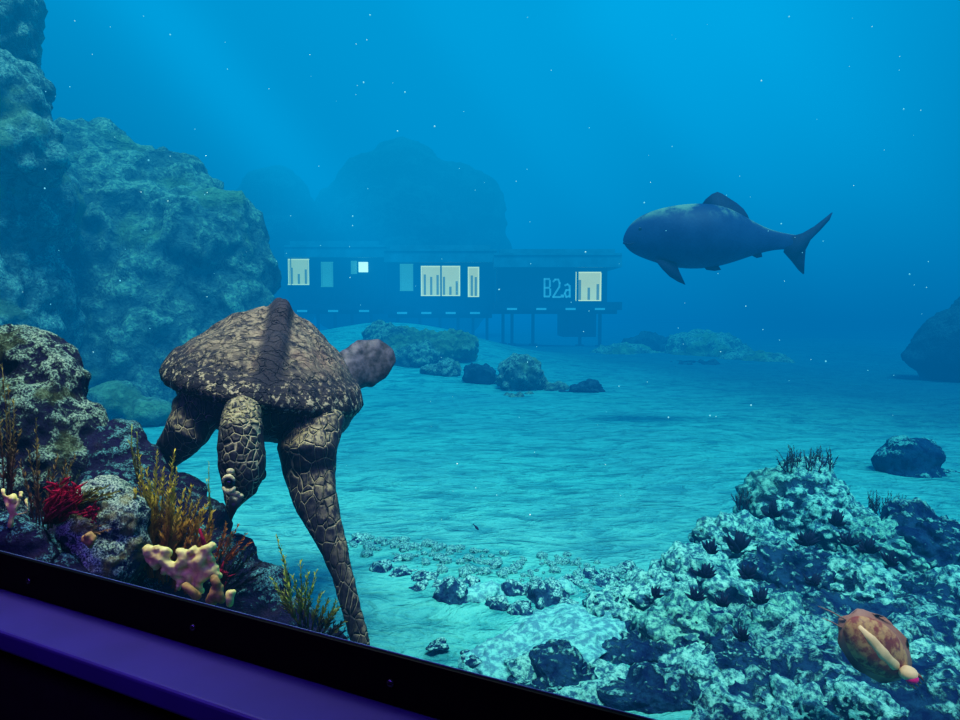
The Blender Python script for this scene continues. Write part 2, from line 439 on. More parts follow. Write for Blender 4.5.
# ---- rocks on the middle sand mound
for i, (bl, lb) in enumerate([
  ([(430,352,19,26,.6),(400,345,19,22,.6),(455,348,19,18,.7),(415,360,18.5,26,.5),(385,340,19.5,20,.6)], 'broad weathered rock on the sand mound right of the turtle shell'),
  ([(522,378,15,17),(530,384,15,15),(512,384,15,13,.8)], 'pale pointed rock with dark right side on the mid sand'),
  ([(480,378,16,13,.8),(490,384,16,9)], 'dark low rock left of the pale pointed rock'),
  ([(585,396,14.5,15,.7),(572,400,14.5,10,.7)], 'small dark rock farthest right on the mid sand'),
  ([(552,394,15,12,.7),(560,400,15,8,.6)], 'small dim rock between the pale pointed rock and the dark one'),
  ([(445,372,17,13,.7),(432,374,17,10,.6)], 'small pale rock on the slope just below the broad rock'),
  ([(520,402,14,14,.35),(540,405,14,12,.3)], 'flat low stone on the sand below the pale pointed rock')]):
    bl = [(q[0], q[1]-2, q[2]*.93, q[3]*1.25)+tuple(q[4:]) for q in bl]
    blob_rock('seabed_rock', lb, 'rock', bl, (M['far'], M['cliff'], M['silhouette'], M['silhouette'], M['far'], M['cliff'], M['far'])[i], .045, .26, 1.7, 30+i, 'rocks on the mid sand')

# ---- near left reef
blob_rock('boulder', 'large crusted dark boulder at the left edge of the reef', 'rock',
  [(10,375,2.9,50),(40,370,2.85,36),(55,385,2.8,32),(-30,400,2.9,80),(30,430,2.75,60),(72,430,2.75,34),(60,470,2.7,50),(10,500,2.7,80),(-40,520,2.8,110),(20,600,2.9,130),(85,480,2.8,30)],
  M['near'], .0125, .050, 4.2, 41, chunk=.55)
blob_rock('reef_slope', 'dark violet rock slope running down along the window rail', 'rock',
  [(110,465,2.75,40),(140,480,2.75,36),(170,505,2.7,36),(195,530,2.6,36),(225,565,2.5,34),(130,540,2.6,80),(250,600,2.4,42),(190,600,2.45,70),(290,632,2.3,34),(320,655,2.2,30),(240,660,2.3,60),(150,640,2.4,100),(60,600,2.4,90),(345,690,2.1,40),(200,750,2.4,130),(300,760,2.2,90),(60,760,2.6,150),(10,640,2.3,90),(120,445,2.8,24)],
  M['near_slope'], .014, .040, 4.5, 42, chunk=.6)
blob_rock('boulder', 'small pale crusted boulder behind the red algae', 'rock',
  [(105,505,2.18,30),(122,520,2.16,30),(95,530,2.16,34),(130,545,2.14,22),(110,560,2.12,34),(85,512,2.2,20)],
  M['near_pale'], .008, .024, 8., 43, chunk=.6)
blob_rock('boulder', 'grey green rock resting at the lower left window corner', 'rock',
  [(5,540,2.02,30),(25,545,2.0,22),(38,562,2.0,20),(-15,560,2.05,40)], M['near_slope'], .008, .02, 7., 44)
blob_rock('boulder', 'dark low rock between the corner rock and the pale boulder', 'rock',
  [(62,575,2.02,24),(80,590,1.98,22),(50,600,2.0,26)], M['near_slope'], .009, .02, 7., 45)
blob_rock('seabed_rock', 'round pale rock on the sand seen left of the turtle head', 'rock',
  [(208,468,8.,12),(218,472,8.,10),(203,476,8.,8)], M['cliff'], .02, .05, 3., 46)
blob_rock('seabed_rock', 'tiny pale stone on the sand right of the turtle head', 'rock',
  [(272,490,7.,5,.6),(278,488,7.,4,.6)], M['cliff'], .012, .02, 5., 47)

# ---- right reef
REEF = [  # px, py, Y, rx, ry, rz (photo px), material, label
 (795,505,5.1,52,50,48,'reef','tall pale peak boulder at the top of the right reef'),
 (838,520,5.0,42,40,34,'reef','pale boulder just right of the reef peak'),
 (742,540,4.9,44,40,30,'reef','pale boulder on the left shoulder under the reef peak'),
 (700,568,4.6,44,40,26,'reef','pale rounded rock at the left end of the reef crest'),
 (880,545,4.9,46,40,32,'reef2','dull green rock right of the pale shoulder boulders'),
 (925,540,5.3,40,40,34,'reef2','dark rock at the right edge behind the reef'),
 (660,590,4.4,38,34,22,'reef','low crusted rock left of the reef crest by the sand'),
 (795,572,4.6,54,44,32,'reef2','dark shadowed rock in the middle of the reef'),
 (850,590,4.4,50,40,32,'reef','teal crusted rock above the cuttlefish'),
 (740,600,4.3,44,40,28,'reef','bright crusted rock in the reef middle left'),
 (690,625,4.0,46,36,26,'reef2','mossy green rock low on the left of the reef'),
 (915,600,4.3,50,40,36,'reef2','dark rock right of the cuttlefish at picture edge'),
 (790,625,4.0,50,38,28,'reef2','shadowed rock directly left of the cuttlefish'),
 (745,660,3.7,44,36,24,'reef2','dark knobbly rock lower middle of the reef'),
 (850,655,3.8,52,36,28,'reef2','dark rock behind the cuttlefish body'),
 (915,665,3.7,44,36,26,'reef','crusted rock below right of the cuttlefish'),
 (880,712,3.3,50,36,24,'reef','bright crusted rock at the bottom edge under the cuttlefish'),
 (800,706,3.35,40,34,20,'reef','crusted rock at the bottom edge left of the cuttlefish'),
 (950,712,3.4,36,34,24,'reef','crusted rock in the bottom right corner'),
 (620,598,4.4,30,26,16,'reef','small crusted rock where the reef meets the rubble line'),
 (960,600,4.8,34,34,34,'reef','pale rock cut by the right picture edge'),
]
def reefY(py): return (1.6-(.14+.24*max(0., min(1., (600-py)/95.))))*700/(py-310)
for i, (px, py, Y, a, b, c, mt, lb) in enumerate(REEF):
    Y = reefY(py); k = scale_at(Y); mt = 'bed' if i in (5, 7, 11, 13) else mt
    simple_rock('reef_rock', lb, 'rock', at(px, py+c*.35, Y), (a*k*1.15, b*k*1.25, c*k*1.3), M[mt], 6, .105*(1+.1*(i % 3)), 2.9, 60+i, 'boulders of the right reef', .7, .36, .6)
blob_rock('reef_mound', 'dark teal rubble bed beneath the boulders of the right reef', 'rock',
  [(px_, py_, (1.6-.02)*700/(py_-310), r_, .45) for px_, py_, r_ in ((800,560,90),(720,600,80),(860,600,100),(790,640,110),(900,650,110),(700,650,80),(840,700,120),(950,620,90),(930,730,130),(650,615,60),(960,560,80),(760,720,90))],
  M['bed'], .03, .10, 4.0, 58, chunk=.6)

# ---- flat slabs in the foreground
for i, (px, py, Y, a, b, c, rot, lb) in enumerate([
  (560,640,3.45,92,60,22,.1,'broad pale flat slab in the centre foreground beside the sand'),
  (655,655,3.4,80,50,16,-.1,'pale flat slab with overhanging dark edge left of the reef foot'),
  (600,690,3.0,110,46,24,.15,'wide crusted slab touching the window rail at the bottom'),
  (700,690,3.1,70,40,20,-.2,'broken flat slab at the bottom edge below the reef'),
  (505,660,3.2,46,40,14,.2,'low pale slab nearest the long flipper tip')]):
    Y = (1.6-.05)*700/(py-310); k = scale_at(Y)
    simple_rock('flat_slab', lb, 'rock', at(px, py+c*.2, Y), (a*k, b*k*1.3, c*k*1.05), M['slab' if i not in (2, 3) else 'reef'], 6, .10 if i in (2, 3) else .06, 2.4, 90+i, 'flat slabs in the foreground', .85, .3, .9)

for i, (px, py, a, b, c, mt, lb) in enumerate([
  (640,650,44,34,18,'bed','dark cracked rock between the pale slabs and the reef foot'),
  (690,675,46,34,20,'reef','pale topped cracked rock below the reef foot'),
  (655,700,50,34,20,'bed','dark rock at the bottom edge under the pale slabs'),
  (725,700,44,34,20,'reef','pale topped rock at the bottom edge near the reef'),
  (565,672,46,30,14,'bed','dark low rock under the near edge of the broad pale slab'),
  (610,625,34,30,12,'slab','small pale slab between the broad slab and the reef'),
  (530,690,40,30,12,'bed','dark low rock nearest the window rail')]):
    Y = (1.6-.06)*700/(py-310); k = scale_at(Y)
    simple_rock('cracked_rock', lb, 'rock', at(px, py, Y), (a*k*1.1, b*k*1.4, c*k*1.5), M[mt], 6, .09, 3.0, 150+i, 'rocks at the foot of the reef', .85, .3, .8)

# ---- rubble line crossing the sand
rr = random.Random(12)
RB = [(358,546,11,7),(377,549,8,6),(384,573,13,8),(405,577,14,8),(428,585,17,9),(452,603,18,15),(470,590,12,8),(484,600,22,14),(511,598,14,13),(520,612,13,7),(545,604,20,16),(560,598,16,13),(575,590,12,9),(590,583,15,10),(606,590,16,11),(600,606,14,9),(625,578,14,9),(585,604,10,7),(438,571,10,4),(436,645,10,3),(475,660,16,6),(640,600,18,12),(417,592,12,7),(443,592,13,9),(497,610,12,9),(532,598,12,10),(568,610,12,8),(395,566,9,5),(530,615,10,6)]
for i, (px, py, a, b) in enumerate(RB):
    Y = (1.6-.05)*700/(py-310); k = scale_at(Y)
    pale = i in (7, 11, 15)
    side = ['dark jagged stone', 'dark knobbly stone', 'dark blocky stone'][i % 3] if not pale else 'pale crusted stone'
    wh = {0:'first of the rubble line beside the long flipper',1:'second of the rubble line beside the long flipper',2:'below the start of the rubble line near the flipper',3:'third along the lower rubble line',4:'in the low strip of the rubble line left of the pit',
          5:'leftmost of the large ones in the rubble line',6:'just above the left large rubble stone',7:'widest and brightest in the middle of the rubble line',8:'right of the bright wide rubble stone',9:'low under the middle of the rubble line',10:'tall and wedge shaped in the rubble line',
          11:'leaning right of the tall wedge stone',12:'right after the leaning pale stone',13:'on the upper right of the rubble line',14:'in the cluster left of the reef',15:'lowest of the cluster left of the reef',16:'last at the right end of the rubble line',
          17:'small and low right of the wedge stone',18:'tiny and flat above the rubble line',19:'tiny and alone on the foreground sand',20:'flat and low beside the foreground slab',21:'between rubble line and reef foot',22:'below the lower left strip of the rubble line',23:'touching the left end of the first large rubble stone',24:'wedged under the dark pit of the rubble line',25:'against the left flank of the wedge stone',26:'lowest under the leaning pale stone',27:'tiny one above the lower left strip',28:'tiny one under the wedge stone'}[i]
    simple_rock('rubble_stone', side+' '+wh, 'stone', at(px, py, Y), (a*k*1.3, a*k*1.1, b*k*1.6), M['rubble'] if not pale else M['slab'], 4, .045, 5.5, 120+i, 'stones of the rubble line', .7, .4, .8)
M['shingle'] = rockmat('shingle_rock', (.004, .015, .075), (.015, .09, .16), (.20, .62, .54), 2.5, None, (.54, .60), .8, .02)
# shingle between the big rubble stones
mb = MB()
for i in range(330):
    u = rr.random(); px = 350+u*330+rr.gauss(0, 6)
    py = 548+u*45+(18 if .2 < u < .75 else 8)*rr.random()*1.6+rr.gauss(0, 4)
    Y = 1120/(py-310); k = scale_at(Y)*rr.choice((1.2, 1.6, 2.2, 3., 4., 5.5, 7.))
    v, f = ico(1); R = Matrix.Rotation(rr.uniform(0, 6), 3, 'Z')
    c = at(px, py, Y); c.z = ground(c.x, c.y)+k*.2
    mb.add([c + R @ Vector((a.x*k*rr.uniform(.8, 1.3), a.y*k, a.z*k*.7)) for a in v], f)
setp(mb.mk('shingle', M['shingle'], smooth=False), 'scattered dark and pale shingle along the rubble line on the sand', 'shingle', kind='stuff')

# ------------------------------------------------------------------ station on stilts
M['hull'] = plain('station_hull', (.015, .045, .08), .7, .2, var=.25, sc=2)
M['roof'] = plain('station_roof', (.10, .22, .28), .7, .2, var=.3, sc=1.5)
M['stilt'] = plain('station_stilt', (.02, .05, .08), .7, .2)
M['win'] = plain('lit_window', (.6, .6, .4), .5, .2, emis=(1., .24, .05), estr=6.5, var=.3, sc=2.)
M['windim'] = plain('dim_window', (.3, .4, .4), .5, .2, emis=(.6, .45, .2), estr=1.2)
M['winframe'] = plain('window_edge', (.7, .7, .5), .5, .2, emis=(1., .26, .08), estr=9.)
M['lamp'] = plain('lamp_glow', (.9, .9, .8), .5, .2, emis=(1., .32, .2), estr=14.)
M['ink'] = plain('sign_paint', (.35, .55, .6), .6, .2, emis=(.5, .50, .55), estr=1.0)
M['decklight'] = plain('deck_light', (.4, .6, .7), .5, .2, emis=(.45, .7, .8), estr=.55)
M['curtain'] = plain('window_clutter', (.1, .18, .14), .8, .1, emis=(1., .24, .07), estr=1.8)
def rect(mb, Yf, x0, y0, x1, y1, depth, Y1f=None):
    """box whose front face spans photo x0..x1, y0..y1 at distance Yf"""
    a = at(x0, y0, Yf); b = at(x1, y1, Yf)
    mb.box(((a.x+b.x)/2, Yf+depth/2, (a.z+b.z)/2), abs(b.x-a.x), depth, abs(a.z-b.z))
MODS = [  # label, Y, x0, x1, roof y0, roof y1, wall bottom, deck bottom
 ('leftmost dark station module on stilts with a bright end window', 33., 284, 386, 241, 257, 304, 314),
 ('middle station module on stilts with the wide lit window', 31.5, 384, 497, 245, 262, 306, 318),
 ('right station module on stilts lettered B2.a', 30., 494, 622, 249, 267, 302, 314)]
for mi, (lb, Y, x0, x1, r0, r1, wb, db) in enumerate(MODS):
    base = at((x0+x1)/2, db, Y+1.5); base.z = ground(base.x, base.y)
    t = empty('station_module', base, lb, 'building', 'modules of the underwater station')
    x1w = x1-15 if mi == 2 else x1-2; x0w = x0+3
    mb = MB(); rect(mb, Y, x0w, r1-2, x1w, wb, 3.); 
    for q in range(5):   # wall ribs
        xx = x0w+4+(x1w-x0w-8)*q/4; rect(mb, Y-.05, xx-.8, r1, xx+.8, wb, .1)
    mb.mk('wall', M['hull'], t, smooth=False)
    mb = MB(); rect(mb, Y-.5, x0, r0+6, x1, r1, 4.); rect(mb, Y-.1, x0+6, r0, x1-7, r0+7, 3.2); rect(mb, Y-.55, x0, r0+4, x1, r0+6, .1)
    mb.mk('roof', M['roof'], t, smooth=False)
    mb = MB(); rect(mb, Y-.7, x0, wb, x1 if mi == 2 else x1, db-4, 4.4); rect(mb, Y-.2, x0+4, db-5, x1-5, db, 3.4)
    d = mb.mk('deck', M['hull'], t, smooth=False)
    for q in range(4 if mi else 3):
        xx = x0+18+(x1-x0-40)*q/(3 if mi else 2)
        mb = MB(); rect(mb, Y-.76, xx-5, wb+6, xx+5, wb+8, .06); mb.mk('light_strip', M['decklight'], d, smooth=False)
    if mi == 2:
        mb = MB(); rect(mb, Y+.2, 563, db-1, 596, 337, 2.2); mb.mk('underfloor_tank', M['hull'], t, smooth=False)
    wins = {0: [(289,260,308,284,'win'),(322,263,332,286,'windim'),(352,262,357,273,'windim')],
            1: [(422,267,459,295,'win'),(469,268,478,296,'win'),(401,265,412,290,'windim')],
            2: [(577,273,600,300,'win')]}[mi]
    for (a, b, c, dd, mt) in wins:
        mb = MB(); rect(mb, Y-.02, a-1.2, b-1.2, c+1.2, b, .1); rect(mb, Y-.02, a-1.2, dd, c+1.2, dd+1., .1)
        rect(mb, Y-.02, a-1.2, b, a, dd, .1); rect(mb, Y-.02, c, b, c+1.2, dd, .1)
        wf = mb.mk('window', M['winframe'] if mt == 'win' else M['windim'], t, smooth=False)
        mb = MB(); rect(mb, Y-.03, a, b, c, dd, .04); mb.mk('pane', M[mt], wf, smooth=False)
        if c-a > 8 and mt == 'win':
            mb = MB(); rq = random.Random(mi*9+int(a))
            for q in range(max(2, int((c-a)/6))):
                xx = a+3+(c-a-5)*q/max(1, int((c-a)/6)-1 or 1); hh = rq.uniform(.3, .75)
                rect(mb, Y-.05, xx-1.4, dd-(dd-b)*hh, xx+1., dd, .02)
            mb.mk('clutter', M['curtain'], wf, smooth=False)
    # stilts with foot pads
    sx = {0: [300,318,335,352,371], 1: [398,420,440,458,473,487], 2: [503,512,533,580,600]}[mi]
    for j, xx in enumerate(sx):
        for dy in ((0.3, 2.6) if mi else (.3,)):
            a = at(xx, db-1, Y+dy); gz = ground(a.x, a.y)
            mb = MB(); mb.box((a.x, a.y, (a.z+gz)/2-.1), .13, .13, a.z-gz+.2)
            mb.box((a.x, a.y, gz+.02), .34, .34, .12); mb.mk('leg', M['stilt'], t, smooth=False)
    if mi == 0:
        mb = MB(); rect(mb, Y-.2, 358.5, 262, 367.5, 272, .25); mb.mk('lamp', M['lamp'], t, smooth=False)
    if mi == 2:   # B2.a lettering
        def stroke(ch, x, y, w_, h_):
            S = {'B': [(0,0,0,1),(0,0,.8,0),(0,.5,.8,.5),(0,1,.8,1),(.9,.08,.9,.42),(.95,.58,.95,.92)],
                 '2': [(.05,.12,.3,0),(.3,0,.75,0),(.75,0,.95,.2),(.95,.2,.9,.42),(.9,.42,0,1),(0,1,1,1)],
                 '.': [(.1,.95,.8,.95),(.1,.88,.8,.88)],
                 'a': [(.1,.42,.5,.36),(.5,.36,.85,.45),(.85,.45,.88,1),(.85,.65,.3,.65),(.3,.65,.05,.82),(.05,.82,.3,1),(.3,1,.85,.95)]}[ch]
            mb = MB()
            for (a, b, c, d) in S:
                p, q = at(x+a*w_, y+b*h_, Y-.06), at(x+c*w_, y+d*h_, Y-.06); dl = q-p
                R = Matrix.Rotation(-math.atan2(dl.z, dl.x), 3, 'Y'); mb.box((p+q)/2, dl.length+.05, .04, .075, R)
            o = mb.mk('letter', M['ink'], t, smooth=False)
        stroke('B', 544.5, 279, 6, 17.5); stroke('2', 553, 279.5, 7, 17.5); stroke('.', 561, 280, 3, 17.5); stroke('a', 564.5, 277, 6, 20)

# ------------------------------------------------------------------ big grey fish
M['fish'] = None
def fishmat():
    m, nt, N, L = newmat('fish_skin'); g = G(nt); v = g.coords()
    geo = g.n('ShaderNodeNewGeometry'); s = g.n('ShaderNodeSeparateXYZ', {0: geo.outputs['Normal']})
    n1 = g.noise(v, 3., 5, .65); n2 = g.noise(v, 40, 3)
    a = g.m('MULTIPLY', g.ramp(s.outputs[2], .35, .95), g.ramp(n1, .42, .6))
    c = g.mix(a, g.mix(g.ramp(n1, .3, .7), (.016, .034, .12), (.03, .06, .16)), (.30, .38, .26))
    g.out(c, .6, g.m('ADD', n1, g.m('MULTIPLY', g.vor(v, 34), .25)), .35, .01, .3)
    return m
M['fish'] = fishmat()
M['fin'] = plain('fish_fin', (.02, .03, .08), .7, .2)
M['eyeblack'] = plain('eye_black', (.01, .01, .02), .1, .8)
def fish():
    Y = 8.6; K = scale_at(Y)
    top = [(623,238),(626,229),(633,220),(645,213),(660,208),(680,204),(705,203),(722,206),(738,213),(752,221),(768,229),(783,233),(797,235),(803,236)]
    bot = [(623,242),(627,248),(634,254),(646,259),(660,264),(680,269),(705,269),(722,266),(738,261),(752,256),(768,251),(783,249),(797,250),(803,251)]
    thick = [.02,.25,.45,.6,.72,.82,.85,.8,.68,.54,.38,.26,.16,.08]
    V = []; n = 28
    for (a, b, th) in zip(top, bot, thick):
        p, q = at(a[0], a[1], Y), at(b[0], b[1], Y); c = (p+q)/2; h = (p-q).length/2
        for k in range(n):
            u = 2*math.pi*k/n; yy = math.sin(u); V.append(c+Vector((0, -yy*h*th*1.0 if True else 0, math.cos(u)*h)))
    Fc = [(i*n+k, i*n+(k+1) % n, (i+1)*n+(k+1) % n, (i+1)*n+k) for i in range(len(top)-1) for k in range(n)]
    Fc += [list(range(n))[::-1], [(len(top)-1)*n+k for k in range(n)]]
    body = mk('fish', V, Fc, M['fish'], origin=at(705, 245, Y))
    ss = body.modifiers.new('s', 'SUBSURF'); ss.levels = 2; ss.render_levels = 2
    setp(body, 'large dark grey fish swimming left in open water above the reef', 'fish')
    def fin(name, pts, th, dy=0., lean=0.):
        P = [at(x, y, Y) + Vector((0, dy+lean*i, 0)) for i, (x, y) in enumerate(pts)]
        mb = MB(); mb.poly(P, th, (0, 1, 0)); return mb.mk(name, M['fin'], body)
    fin('dorsal_fin', [(700,207),(706,199),(712,194),(717,192),(722,194),(728,198),(736,203),(743,209),(747,215),(750,222),(735,222),(715,214)], .035)
    fin('tail_fin', [(792,236),(803,233),(815,226),(824,219),(832,212.5),(829,220),(820,230),(810,240),(805,250),(804,262),(803.5,274),(799,270),(792,261),(784,252),(786,244)], .035)
    fin('pectoral_fin', [(652,260),(664,262),(673,264),(676,272),(682,285),(675,282),(667,277),(660,270)], .03, -.13)
    fin('pelvic_fin', [(702,266),(716,264),(720,270),(714,271),(706,270)], .025, -.03)
    fin('anal_fin', [(751,255),(761,252),(762,257),(757,258)], .02)
    mb = MB(); mb.sphere(at(640, 229, Y-.19), .020, 3); e = mb.mk('eye', M['eyeblack'], body)
    mb = MB(); mb.loft([at(623.5,243,Y-.03), at(629,244.5,Y-.10), at(634,243,Y-.15)], [.012,.014,.006], (0,0,1), 8); mb.mk('mouth', M['fin'], body)
fish()
# tiny dark fish over the sand
def tinyfish(px, py, Y, L, ang, lab):
    c = at(px, py, Y); d = Vector((math.cos(ang), 0, math.sin(ang))); u = Vector((-math.sin(ang), 0, math.cos(ang)))
    mb = MB(); mb.loft([c-d*L*.5, c-d*L*.35, c-d*L*.1, c+d*L*.25, c+d*L*.4], [(.02*L,.02*L),(.12*L,.08*L),(.17*L,.1*L),(.06*L,.04*L),(.03*L,.02*L)], u, 10)
    o = mb.mk('small_fish', M['fin'], origin=c); setp(o, lab, 'fish')
    mb = MB(); mb.poly([c+d*L*.36, c+d*L*.55+u*L*.16, c+d*L*.48, c+d*L*.55-u*L*.16], .004, (0,1,0)); mb.mk('tail_fin', M['fin'], o)
tinyfish(476, 527, 4.2, .05, math.radians(130), 'tiny dark fish above the sand right of the long flipper')

# ------------------------------------------------------------------ cuttlefish
def cuttle():
    Y = 2.3
    m, nt, N, L = newmat('cuttlefish_skin'); g = G(nt); v = g.coords()
    n1 = g.noise(v, 22, 4, .6); n2 = g.noise(v, 60, 3)
    c = g.mix(g.ramp(n1, .42, .58), (.26, .07, .06), (.50, .30, .14)); c = g.mix(g.ramp(n2, .5, .7, 0, .5), c, (.12, .03, .08))
    g.out(c, .6, n2, .3, .004, .3)
    M['ctl'] = m
    M['ctlpale'] = plain('cuttlefish_stripe', (.85, .62, .34), .5, .3); M['pink'] = plain('cuttlefish_pink', (.75, .02, .22), .5, .3)
    M['cfin'] = plain('cuttlefish_fin', (.36, .20, .16), .6, .3)
    ax = (at(915, 686, Y)-at(850, 622, Y)).normalized(); sd = Vector((0,1,0)).cross(ax).normalized()
    K = scale_at(Y); L0 = at(848, 620, Y); n = 11
    pts = []; rad = []
    for i in range(n):
        t = i/(n-1); pts.append(L0+ax*(t*84*K)); w_ = math.sin(math.pi*min(1, max(.02, t*.96+.02)))**.55*25*K*(1.0-.05*t)
        rad.append((w_, w_*.55))
    mb = MB(); mb.loft(pts, rad, sd, 20)
    body = mb.mk('cuttlefish', M['ctl'], origin=at(885, 655, Y)); setp(body, 'brown cuttlefish with cream back stripe and pink head over the right reef', 'cuttlefish')
    s_ = body.modifiers.new('s', 'SUBSURF'); s_.levels = 1; s_.render_levels = 2
    mb = MB()     # skirt fin round the mantle
    P = []; 
    for q in range(36):
        u = 2*math.pi*q/36; r = 1+.03*math.sin(u*9)
        P.append(L0+ax*(42*K+math.cos(u)*46*K*r)+sd*(math.sin(u)*30*K*r)+Vector((0, 3*K+.006*math.sin(u*7), 0)))
    mb.poly(P, .006, (0,1,0)); mb.mk('fin_skirt', M['cfin'], body)
    off = Vector((0, -11.0*K, 0))
    mb = MB(); mb.loft([L0+ax*8*K+off*.55-sd*3*K, L0+ax*24*K+off*.95-sd*2*K, L0+ax*42*K+off*1.0, L0+ax*62*K+off*.85+sd*0*K, L0+ax*72*K+off*.5], [(2*K,2*K),(5*K,3*K),(7*K,3.2*K),(6*K,3*K),(3*K,2*K)], sd, 10)
    mb.mk('stripe', M['ctlpale'], body)
    hc = at(908, 673, Y-.04)
    mb = MB(); mb.sphere(hc, (9*K, 9*K, 7*K), 3); h = mb.mk('head', M['ctlpale'], body)
    mb = MB(); mb.sphere(at(912, 679, Y-.055), (6.5*K, 5*K, 5*K), 3); mb.mk('eye', M['pink'], h)
    for j, dx in enumerate((-5, -1.5, 2, 5.5)):
        a = hc+ax*5*K+sd*dx*K; mb = MB(); mb.loft([a, a+ax*7*K+sd*dx*.2*K, a+ax*13*K+sd*dx*.1*K], [2.2*K, 1.6*K, .5*K], sd, 8); mb.mk('arm', M['ctl'], h)
    for j, (a, b) in enumerate((((846,620),(818,606)),((842,628),(822,618)))):
        mb = MB(); mb.loft([at(*a, Y), at((a[0]+b[0])/2, (a[1]+b[1])/2-1, Y+.01), at(*b, Y)], [.8*K, .6*K, .3*K], sd, 6); mb.mk('feeler', M['cfin'], body)
cuttle()

# ------------------------------------------------------------------ sea turtle
def scalemat(name, sc, line, dark, mid, stretch=(1, 1, 1), lw=.06, pale=(.46, .40, .22)):
    m, nt, N, L = newmat(name); g = G(nt)
    v0 = g.coords(0, stretch)
    nz = g.n('ShaderNodeTexNoise', {'Vector': v0, 'Scale': 6., 'Detail': 2.})
    v = g.n('ShaderNodeVectorMath', {0: v0, 1: g.n('ShaderNodeVectorMath', {0: nz.outputs[1], 1: (.03, .03, .03)}, operation='MULTIPLY')}, operation='ADD').outputs[0]
    e = g.vor(v, sc, 'DISTANCE_TO_EDGE'); cc = g.vor(v, sc, 'F1', 1)
    n2 = g.noise(v0, 60, 4, .65); n1 = g.noise(v0, 5, 3)
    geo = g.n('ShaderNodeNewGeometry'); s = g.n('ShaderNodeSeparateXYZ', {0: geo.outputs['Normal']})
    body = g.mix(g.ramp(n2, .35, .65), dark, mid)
    topk = g.m('MULTIPLY', g.ramp(s.outputs[2], .1, .8), g.ramp(n2, .38, .6))  # upward skin painted paler, as if catching the light
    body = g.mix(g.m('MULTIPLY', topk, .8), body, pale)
    ln = g.m('MULTIPLY', g.ramp(e, lw, lw*.35), g.ramp(n1, .38, .56))
    c = g.mix(ln, body, line)
    h = g.m('ADD', g.ramp(e, 0., lw*2.6), g.m('MULTIPLY', n2, .35))
    g.out(c, .6, h, .9, .010, .35)
    return m
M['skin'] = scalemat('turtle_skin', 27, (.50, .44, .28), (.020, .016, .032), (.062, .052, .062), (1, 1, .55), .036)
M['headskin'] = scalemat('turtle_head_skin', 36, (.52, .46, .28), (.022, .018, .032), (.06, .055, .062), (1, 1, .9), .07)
def shellmat():
    m, nt, N, L = newmat('turtle_shell'); g = G(nt)
    v = g.coords(); uv = g.n('ShaderNodeAttribute', attribute_name='plan'); uvv = uv.outputs['Vector']
    st = g.n('ShaderNodeMapping', {'Vector': uvv, 'Scale': (1.1, 3.2, 1)}).outputs[0]
    s = g.n('ShaderNodeSeparateXYZ', {0: uvv})
    n1 = g.noise(st, 7., 7, .75, .5); n2 = g.noise(v, 45, 5, .7); n3 = g.noise(v, 5, 3, .6)
    ve = g.vor(g.n('ShaderNodeVectorMath', {0: st, 1: g.n('ShaderNodeVectorMath', {0: g.n('ShaderNodeTexNoise', {'Vector': v, 'Scale': 14., 'Detail': 3.}).outputs[1], 1: (.16, .16, .16)}, operation='MULTIPLY')}, operation='ADD'), 10., 'DISTANCE_TO_EDGE')
    c = g.mix(g.ramp(n1, .38, .6), (.016, .013, .026), (.15, .122, .100))
    c = g.mix(g.m('MULTIPLY', g.ramp(n2, .46, .62), .55), c, (.32, .27, .19))
    c = g.mix(g.m('MULTIPLY', g.ramp(n3, .55, .68), .3), c, (.22, .13, .11))
    c = g.mix(g.ramp(ve, .045, .0, 0, .55), c, (.02, .015, .03))
    # dark keel, pale flaky rim
    kl = g.ramp(s.outputs[0], .075, .035); c = g.mix(g.m('MULTIPLY', kl, .95), c, (.022, .018, .035))
    rm = g.m('MULTIPLY', g.ramp(s.outputs[2], .90, .96), g.ramp(n2, .53, .60)); c = g.mix(g.m('MULTIPLY', rm, .6), c, (.55, .50, .34))
    rm2 = g.m('MULTIPLY', g.ramp(s.outputs[2], .72, .88), g.ramp(n2, .60, .50)); c = g.mix(g.m('MULTIPLY', rm2, .85), c, (.018, .014, .03))
    h = g.m('ADD', g.m('MULTIPLY', n1, .9), g.m('ADD', g.m('MULTIPLY', n2, .5), g.ramp(ve, 0, .06, 0, .6)))
    g.out(c, .7, h, .9, .014, .3)
    return m
M['shell'] = shellmat()

